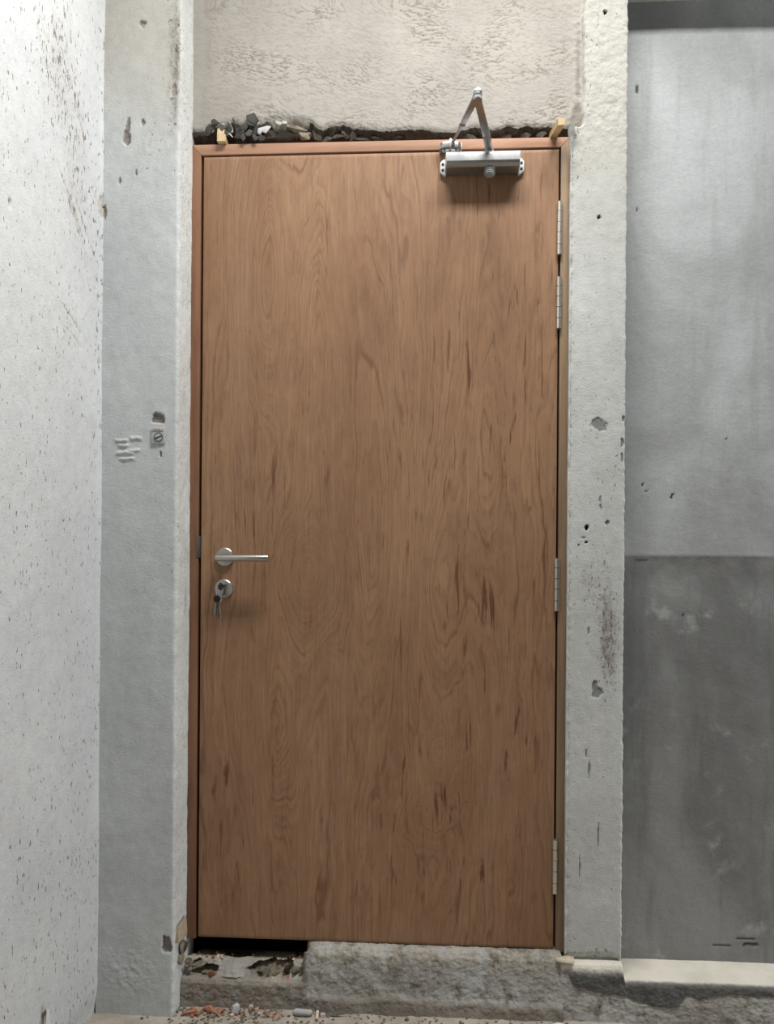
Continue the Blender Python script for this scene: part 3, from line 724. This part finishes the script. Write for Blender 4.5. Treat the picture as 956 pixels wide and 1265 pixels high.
fk = np.clip(.9 * gauss(620, 480, .13, .6) + 1.0 * gauss(555, 1000, .16, .22) + .8 * gauss(640, 850, .08, .4) + .6 * gauss(330, 640, .07, .16) + .5 * gauss(290, 1000, .1, .3) + .25 + .6 * gauss(400, 300, .03, .08) + .5 * gauss(520, 700, .1, .4), 0, 1)
# leaf: front grid with rounded border, closed behind
border = np.minimum(np.minimum(X - x0, x1 - X), np.minimum(Z - z0, z1 - Z))
Yl = .001 + .0016 * (1 - sst(0, .0022, border)) + .0004 * fbm(X * 3, Z * 2, 2, 207)
leaf = grid('door_leaf', np.stack([X, Yl, Z], -1), M_door, door, attrs={'grainfield': h, 'fleck': fk})
MB().box(x0 + .0003, x1 - .0003, .0026, .044, z0 + .0003, z1 - .0003).build('door_core', M_jambL, leaf)

# frame with its mitred head
fr = MB(); fr.prism([(-.6520, .166), (-.6268, .166), (-.6268, 2.2868), (-.6520, 2.3150)], 'y', 0, .12, .001); fr.build('jamb', M_jambL, door, label='reddish lever-side jamb')
fr = MB(); fr.prism([(.3372, .163), (.3603, .163), (.3603, 2.3125), (.3372, 2.2868)], 'y', 0, .12, .001); fr.build('jamb', M_jambR, door, label='olive brown hinge-side jamb')
fr = MB(); fr.prism([(-.6518, 2.3152), (-.6266, 2.2870), (.3368, 2.2870), (.3600, 2.3127)], 'y', 0, .12, .001); fr.build('frame_head', M_head, door, label='orange-brown mitred frame head')
fr = MB(); fr.box(-.628, -.606, .046, .12, .166, 2.288); fr.build('door_stop', M_void, door)  # stops coloured near-black to paint in the dark of the leaf gaps
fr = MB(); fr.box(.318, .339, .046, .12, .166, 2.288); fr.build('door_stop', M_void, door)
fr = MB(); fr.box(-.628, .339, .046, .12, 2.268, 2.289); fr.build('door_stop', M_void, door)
MB().box(-.6268, -.6225, .004, .032, 1.197, 1.256, .0008).box(-.6315, -.6262, -.0012, .004, 1.197, 1.256, .0006).build('strike_plate', M_ring, door)

hp = None
for i, (za, zb_) in enumerate([(2.1404, 1.9995), (1.9419, 1.8053), (1.2010, 1.0622), (.4602, .3192)]):
    hz = empty('hinge', (.3337, -.002, zb_), parent=door)
    MB().box(.3322, .3368, .001, .034, zb_, za, .0003).build('hinge_plate', M_hinge, hz)
    L = za - zb_; cuts = [0, .2, .42, .62, .82, 1]
    for a_, b_ in zip(cuts, cuts[1:]):
        MB().lathe([(.0052, zb_ + a_ * L + .0004), (.0066, zb_ + a_ * L + .0011), (.0066, zb_ + b_ * L - .0011), (.0052, zb_ + b_ * L - .0004)], 18, Matrix.Translation((.3337, -.0045, 0))).build('knuckle', M_hinge, hz)
    MB().lathe([(.0, zb_ - .0012), (.0045, zb_ - .0008), (.0045, za + .0008), (0, za + .0012)], 14, Matrix.Translation((.3337, -.0045, 0))).build('hinge_pin', M_ring, hz)

# lever handle
lh = empty('lever_handle', (-.5529, 0, 1.1996), parent=door)
MB().lathe([(0, 0), (.0250, 0), (.0253, .003), (.0245, .0075), (.0225, .0092), (.0, .0092)], 40, axis_m((-.5529, .001, 1.1996), (0, -1, 0))).build('rose', M_steel, lh)
MB().lathe([(.0105, .008), (.0095, .012), (.0092, .040)], 24, axis_m((-.5529, .0, 1.1985), (0, -1, 0))).build('neck', M_steel, lh)
MB().lathe([(0, 0), (.0072, 0), (.0086, .0012), (.0088, .002), (.0088, .139), (.0084, .1405), (0, .1405)], 28, axis_m((-.5655, -.048, 1.1962), (1, 0, 0))).build('lever', M_steel, lh)
lk = empty('lock', (-.5545, 0, 1.1143), parent=door)
MB().lathe([(0, 0), (.0250, 0), (.0253, .003), (.0245, .0070), (.0225, .0085), (.0, .0085)], 40, axis_m((-.5545, .001, 1.1143), (0, -1, 0))).build('rose', M_steel, lk)
cy = MB(); cy.lathe([(0, 0), (.0085, 0), (.0085, .0115), (.0078, .0125), (0, .0125)], 24, axis_m((-.5545, .0, 1.1210), (0, -1, 0))); cy.box(-.5595, -.5495, -.0118, 0, 1.0975, 1.120, .002); cy.build('cylinder', M_key, lk)

# ------------------------------------------------------------------ things
# keys hanging in the lock
kb = empty('key_bunch', (-.5545, -.012, 1.1143), label='bunch of keys with a black head hanging from the door lock', cat='keys')


def key(mat, headmat, top, ang, blade=.030, w=.0062, parent=kb, name='key', tilt=0, hr=.0105):
    """head at top, blade hanging down, turned in the door's plane"""
    Mx = Matrix.Translation(top) @ Matrix.Rotation(R(ang), 4, 'Y') @ Matrix.Rotation(R(tilt), 4, 'Z')
    kk = MB(); pts = [(-w / 2, -.008), (w / 2, -.008), (w / 2, -.012 - blade * .4)]
    for q in range(4):
        zz_ = -.014 - blade * (.4 + .15 * q); pts += [(w / 2 - .0016, zz_), (w / 2 - .0002, zz_ - blade * .06)]
    pts += [(0, -.014 - blade), (-w / 2, -.011 - blade)]
    kk.prism(pts, 'y', -.0011, .0011, .0003, Mx)
    o = kk.build(name, mat, parent)
    hd_ = MB(); prof = [(hr * math.cos(a) * (1 if abs(math.cos(a)) < .8 else .95), hr * math.sin(a)) for a in np.linspace(0, 2 * math.pi, 16, endpoint=False)]
    hd_.prism(prof, 'y', -.0019, .0019, .0007, Mx); hd_.build('bow', headmat, o)
    return o


MB().box(-.5562, -.5532, -.030, -.010, 1.1175, 1.1245, .0006).build('lock_key', M_key, kb)
MB().lathe([(0, -.0015), (.0095, -.0015), (.0105, 0), (.0095, .0015), (0, .0015)], 20, axis_m((-.5545, -.037, 1.1205), (.9, -.35, .1))).build('key_bow', M_bplast, kb)
rg = [(-.5578 + .0115 * math.cos(a) * .55, -.040 + .0115 * math.cos(a) * .5, 1.1035 + .0135 * math.sin(a)) for a in np.linspace(0, 2 * math.pi, 28, endpoint=False)]
MB().tube(rg, .0011, 8, True).build('split_ring', M_steel, kb)
key(M_key, M_bplast, (-.5615, -.046, 1.0880), 3, .034, tilt=12, hr=.0098)
key(M_key, M_key, (-.5590, -.041, 1.0850), -5, .036, tilt=30, hr=.0080)
key(M_key, M_key, (-.5640, -.037, 1.0875), 8, .028, tilt=10, hr=.0080)

# door closer
dc = empty('door_closer', (.128, 0, 2.216), label='silver overhead door closer with folded arm above the door', cat='door closer')
bp = [(-.004, 2.2525), (-.046, 2.2530), (-.0535, 2.2500), (-.0560, 2.2455), (-.0560, 2.2270), (-.0520, 2.2210), (-.0440, 2.2165), (-.004, 2.2165)]
MB().prism(bp, 'x', .0345, .2240, .0008).build('body', M_silver, dc)
MB().prism([(-.0565, 2.2266), (-.0525, 2.2205), (-.0443, 2.2158), (-.006, 2.2158), (-.006, 2.222), (-.048, 2.224)], 'x', .0352, .2233, .0004).build('shaded_underside', M_silver_d, dc)  # darker strip over the body, painting in the shade of its underside
MB().prism([(-.0470, 2.2528), (-.0540, 2.2504), (-.0562, 2.2470), (-.045, 2.247)], 'x', .0340, .2245, .0004).build('top_trim', M_bracket, dc)
for sx in (-1, 1):
    xb = .0345 if sx < 0 else .2240; xo = xb + sx * .0155
    br = MB(); br.prism([(xb, 2.2565), (xb + sx * .006, 2.2555), (xo, 2.2470), (xo, 2.2225), (xb + sx * .006, 2.2140), (xb, 2.2130)], 'y', -.010, .0005, .0012)
    br.prism([(xb - sx * .0005, -.001), (xb + sx * .0035, -.001), (xb + sx * .0015, -.048), (xb - sx * .0005, -.050)], 'z', 2.219, 2.2515, .0006)
    b_ = br.build('end_bracket', M_bracket, dc)
    for zz_ in (2.2420, 2.2265):
        MB().lathe([(0, 0), (.0032, 0), (.0036, .0012), (.0022, .0022), (0, .0022)], 16, axis_m((xb + sx * .0085, -.010, zz_), (0, -1, 0))).build('screw', M_dark, b_)
prof = [(0, 2.2175), (.0125, 2.2175)]
for q in range(4): prof += [(.0140, 2.2160 - q * .0045), (.0140, 2.2140 - q * .0045), (.0122, 2.2130 - q * .0045), (.0122, 2.2122 - q * .0045)]
prof += [(.0125, 2.1985), (.0105, 2.1970), (0, 2.1970)]
MB().lathe(prof, 28, Matrix.Translation((.1475, -.034, 0))).build('adjuster_knob', M_knob, dc)
MB().lathe([(0, 2.252), (.0125, 2.252), (.0125, 2.258), (.010, 2.260), (.010, 2.266), (.0085, 2.268), (0, 2.268)], 24, Matrix.Translation((.1475, -.032, 0))).build('spindle', M_bracket, dc)


def bar(p, q, w0, w1, th, drop=0):
    """flat tapering bar between two points"""
    p, q = Vector(p), Vector(q); d = (q - p).normalized(); u = Vector((0, 0, 1)).cross(d).normalized(); n = d.cross(u); L = (q - p).length
    Mx = Matrix((u, n, d)).transposed().to_4x4(); Mx.translation = p
    return [(-w0 / 2, 0), (w0 / 2, 0), (w1 / 2, L), (-w1 / 2, L)], Mx, th


def add_bar(mb, p, q, w0, w1, th):
    pts, Mx, th = bar(p, q, w0, w1, th)
    mb.prism(pts, 'y', -th / 2, th / 2, min(.0012, th * .3), Mx)


EL = (.1028, -.250, 2.2745)
mb = MB(); add_bar(mb, (.1475, -.024, 2.2630), (.1340, -.104, 2.2650), .0195, .0195, .0065); add_bar(mb, (.1342, -.102, 2.2650), (.1040, -.242, 2.2690), .0195, .0175, .0065)
mb.lathe([(0, -.004), (.0105, -.004), (.0105, .004), (0, .004)], 24, Matrix.Translation((.1030, -.246, 2.2690))); mb.build('main_arm', M_arm, dc)
mb = MB(); add_bar(mb, (.1030, -.250, 2.2775), (.0720, -.118, 2.2830), .0175, .0135, .0062); mb.lathe([(0, -.004), (.0105, -.004), (.0105, .004), (0, .004)], 24, Matrix.Translation(EL) @ Matrix.Translation((0, 0, .004)))
add_bar(mb, (.0735, -.124, 2.2830), (.0670, -.098, 2.2840), .0150, .0095, .010); mb.build('forearm', M_arm, dc)
MB().tube([(.0690, -.106, 2.2836), (.0505, -.030, 2.2880)], .0036, 14).build('forearm_rod', M_steel, dc)
MB().lathe([(0, -.008), (.0085, -.008), (.0092, -.006), (.0092, .011), (.0075, .0145), (.0, .0155)], 24, Matrix.Translation(EL)).build('elbow_joint', M_bracket, dc)
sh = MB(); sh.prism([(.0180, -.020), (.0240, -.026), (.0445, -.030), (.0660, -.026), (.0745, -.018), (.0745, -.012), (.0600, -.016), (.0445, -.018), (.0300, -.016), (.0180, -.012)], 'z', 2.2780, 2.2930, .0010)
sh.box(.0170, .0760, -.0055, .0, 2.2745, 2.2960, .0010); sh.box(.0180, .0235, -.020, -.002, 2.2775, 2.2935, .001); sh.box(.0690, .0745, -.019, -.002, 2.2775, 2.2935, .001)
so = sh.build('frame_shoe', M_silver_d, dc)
MB().box(.0425, .0480, -.036, -.004, 2.2760, 2.2960, .0012).build('clevis', M_silver, so)
MB().lathe([(0, -.006), (.0065, -.006), (.0065, .006), (0, .006)], 18, Matrix.Translation((.0500, -.030, 2.2880))).build('pivot', M_steel, so)
for xx in (.031, .061): MB().lathe([(0, 0), (.0035, 0), (.003, .002), (0, .0022)], 14, axis_m((xx, -.0055, 2.2855), (0, -1, 0))).build('screw', M_dark, so)

# wooden wedges above the frame
wd = MB(); wd.hull([(.3050, .03, 2.3165), (.3235, .03, 2.3165), (.3050, .03, 2.330), (.3235, .03, 2.330), (.3160, -.078, 2.2960 + .004), (.3335, -.078, 2.2960 + .004), (.3160, -.078, 2.3165), (.3335, -.078, 2.3165)])
wdo = wd.build('wooden_wedge', M_wedge, at=(.314, 0, 2.3165), label='long tan wedge poking out above the hinge-side corner of the frame', cat='wedge')
for v in wdo.data.vertices: pass
wd = MB(); wd.hull([(-.5790, .04, 2.3157), (-.5570, .04, 2.3157), (-.5790, .04, 2.330), (-.5580, .04, 2.330), (-.5795, -.014, 2.3157), (-.5565, -.014, 2.3157), (-.5795, -.013, 2.3350), (-.5570, -.013, 2.3345)])
wd.build('wooden_wedge', M_endgrain, at=(-.568, 0, 2.3155), label='lower of two pale wedge ends above the lever-side corner of the frame', cat='wedge')
wd = MB(); wd.hull([(-.5780, .03, 2.3352), (-.5620, .03, 2.3352), (-.5780, .03, 2.342), (-.5620, .03, 2.342), (-.5800, -.012, 2.3360), (-.5610, -.012, 2.3355), (-.5795, -.010, 2.3525), (-.5605, -.010, 2.3515)])
wd.build('wooden_wedge', M_endgrain, at=(-.570, 0, 2.3357), label='upper smaller of two stacked pale wedge ends above the door frame', cat='wedge')

# block of torn wood under the foot of the lever-side jamb
rk = random.Random(12)
MB().hull([(-.6570, -.085, .196), (-.6570, -.085, .224), (-.6470, -.080, .238), (-.6400, -.03, .205), (-.6400, -.03, .190), (-.6530, -.02, .186), (-.6440, -.09, .196), (-.6460, -.02, .240)]).build('wood_chip', M_chipw, at=(-.65, -.05, .19), label='torn pale wood chip beside the foot of the lever-side jamb', cat='wood chip')


# debris on the floor ---------------------------------------------------
def chunk(name, x, y, z, sx, sy, sz, mat, ang=0, seed=0, n=18, **k):
    """a broken piece: hull of random points inside a box, resting at z"""
    rs = random.Random(seed); pts = []
    for _ in range(n):
        p = Vector((rs.uniform(-1, 1), rs.uniform(-1, 1), rs.uniform(-1, 1))); mx = max(abs(c) for c in p); p = p / mx * rs.uniform(.75, 1) if mx else p
        pts.append((p.x * sx / 2, p.y * sy / 2, p.z * sz / 2 + sz / 2))
    zm = min(p[2] for p in pts)
    mb = MB(); mb.hull([(a, b, c - zm) for a, b, c in pts], Matrix.Translation((x, y, z)) @ Matrix.Rotation(R(ang), 4, 'Z'))
    return mb.build(name, mat, at=(x, y, z), angle=25, **k)


F = FZ + .001
chunk('brick_fragment', -.612, -.085, F, .044, .011, .011, M_brick, 38, 1, label='long red brick sliver on the floor beside the grey pilaster foot', cat='brick fragment')
chunk('brick_fragment', -.563, -.078, F, .060, .012, .012, M_brick, -32, 2, label='longest red brick sliver on the floor, lying slantwise below the cavity', cat='brick fragment')
chunk('brick_fragment', -.592, -.092, F, .018, .012, .009, M_brick, -20, 3, label='stubby red brick bit between the two long brick slivers', cat='brick fragment')
chunk('brick_fragment', -.570, -.066, F, .020, .010, .012, M_brick, 15, 4, label='small red brick bit behind the longest sliver, touching the sill', cat='brick fragment')
st_ = chunk('stone_chunk', -.4965, -.074, F, .026, .018, .022, M_stone, 30, 5, label='largest grey stone chunk with a white top on the floor', cat='stone')
chunk('stone_chunk', -.4575, -.066, F, .013, .011, .018, M_pink, 10, 6, label='upright pinkish pebble standing against the sill foot', cat='stone')
chunk('stone_chunk', -.443, -.068, F, .014, .010, .013, M_pink, 60, 16, label='pale pinkish chip leaning just right of the upright pebble', cat='stone')
chunk('stone_chunk', .335, -.076, F, .032, .016, .009, M_white, 8, 7, label='flat whitish mortar chip on the floor near the pillar foot', cat='stone')
mb = MB(); mb.tube([(-.345, -.074, F + .0085), (-.338, -.074, F + .0085), (-.318, -.075, F + .008), (-.300, -.075, F + .008), (-.296, -.075, F + .008)], [.004, .0085, .0085, .0078, .003], 14)
mb.build('mortar_lump', M_stone, at=(-.32, -.075, F), label='smooth elongated grey lump lying along the sill foot', cat='mortar lump')
wp = empty('wall_plug', (-.2815, -.084, F), label='small cream wall plug with a dark head in front of the sill', cat='wall plug')
MB().tube([(-.2825, -.070, F + .012), (-.2810, -.098, F + .0045)], .0042, 12).build('plug_body', M_cream, wp)
MB().lathe([(0, -.004), (.006, -.004), (.007, .0), (.006, .005), (0, .006)], 14, axis_m((-.2830, -.068, F + .0145), (-.1, .9, .4))).build('plug_head', M_darkstone, wp)
MB().hull([(-.265, -.072, F), (-.265, -.066, F), (-.210, -.068, F + .004), (-.210, -.070, F + .007), (-.262, -.068, F + .007), (-.230, -.066, F + .001), (-.23, -.073, F + .002)]).build('metal_sliver', M_darkstone, at=(-.24, -.07, F), label='thin dark pointed sliver lying beside the wall plug', cat='sliver')
chunk('stone_chunk', -.268, -.078, F, .014, .010, .010, M_white, 20, 17, label='tiny white chip between the wall plug and the dark sliver', cat='stone')

rs = random.Random(21)
for i in range(34):
    x = rs.choice([rs.gauss(-.565, .045), rs.gauss(-.54, .04), rs.gauss(-.38, .03), rs.uniform(-.63, -.25)]); y = -rs.uniform(.062, .098)
    q = rs.uniform(.005, .013)
    chunk('brick_crumb', x, y, F - .001, q * 1.3, q, q * .7, M_brick, rs.uniform(0, 180), 100 + i, 12, label='small red brick crumb scattered on the floor along the sill', cat='brick crumb', group='red brick crumbs on the floor')
for i in range(30):
    x = rs.choice([rs.gauss(-.47, .06), rs.gauss(-.58, .04), rs.uniform(-.64, .33)]); y = -rs.uniform(.058, .098)
    q = rs.uniform(.004, .010)
    chunk('stone_crumb', x, y, F - .001, q * 1.3, q, q * .8, rs.choice([M_stone, M_darkstone, M_cream, M_pink]), rs.uniform(0, 180), 200 + i, 12, label='small stone crumb scattered on the floor along the sill', cat='stone crumb', group='stone crumbs on the floor')
for i in range(26):
    x = rs.choice([rs.uniform(-.63, -.36), rs.gauss(-.57, .02), rs.gauss(-.36, .015)]); y = rs.uniform(.004, .030)
    q = rs.uniform(.005, .012)
    chunk('brick_crumb', x, y, .1125, q * 1.3, q, q * .8, rs.choice([M_brick, M_brick, M_brick, M_cream]), rs.uniform(0, 180), 300 + i, 12, label='small brick crumb lying on the broken part of the sill', cat='brick crumb', group='brick crumbs on the broken sill')
# fine grit
mb = MB()
for i in range(420):
    x = rs.choice([rs.uniform(-.66, .36), rs.gauss(-.5, .1)]); y = -rs.uniform(.056, .14); q = rs.uniform(.0012, .0035)
    mb.box(x - q, x + q, y - q * .8, y + q * .8, FZ - .001, FZ + q * 1.1)
mb.build('grit', M_rub, kind='stuff', label='fine sandy grit strewn over the floor by the sill', cat='grit')
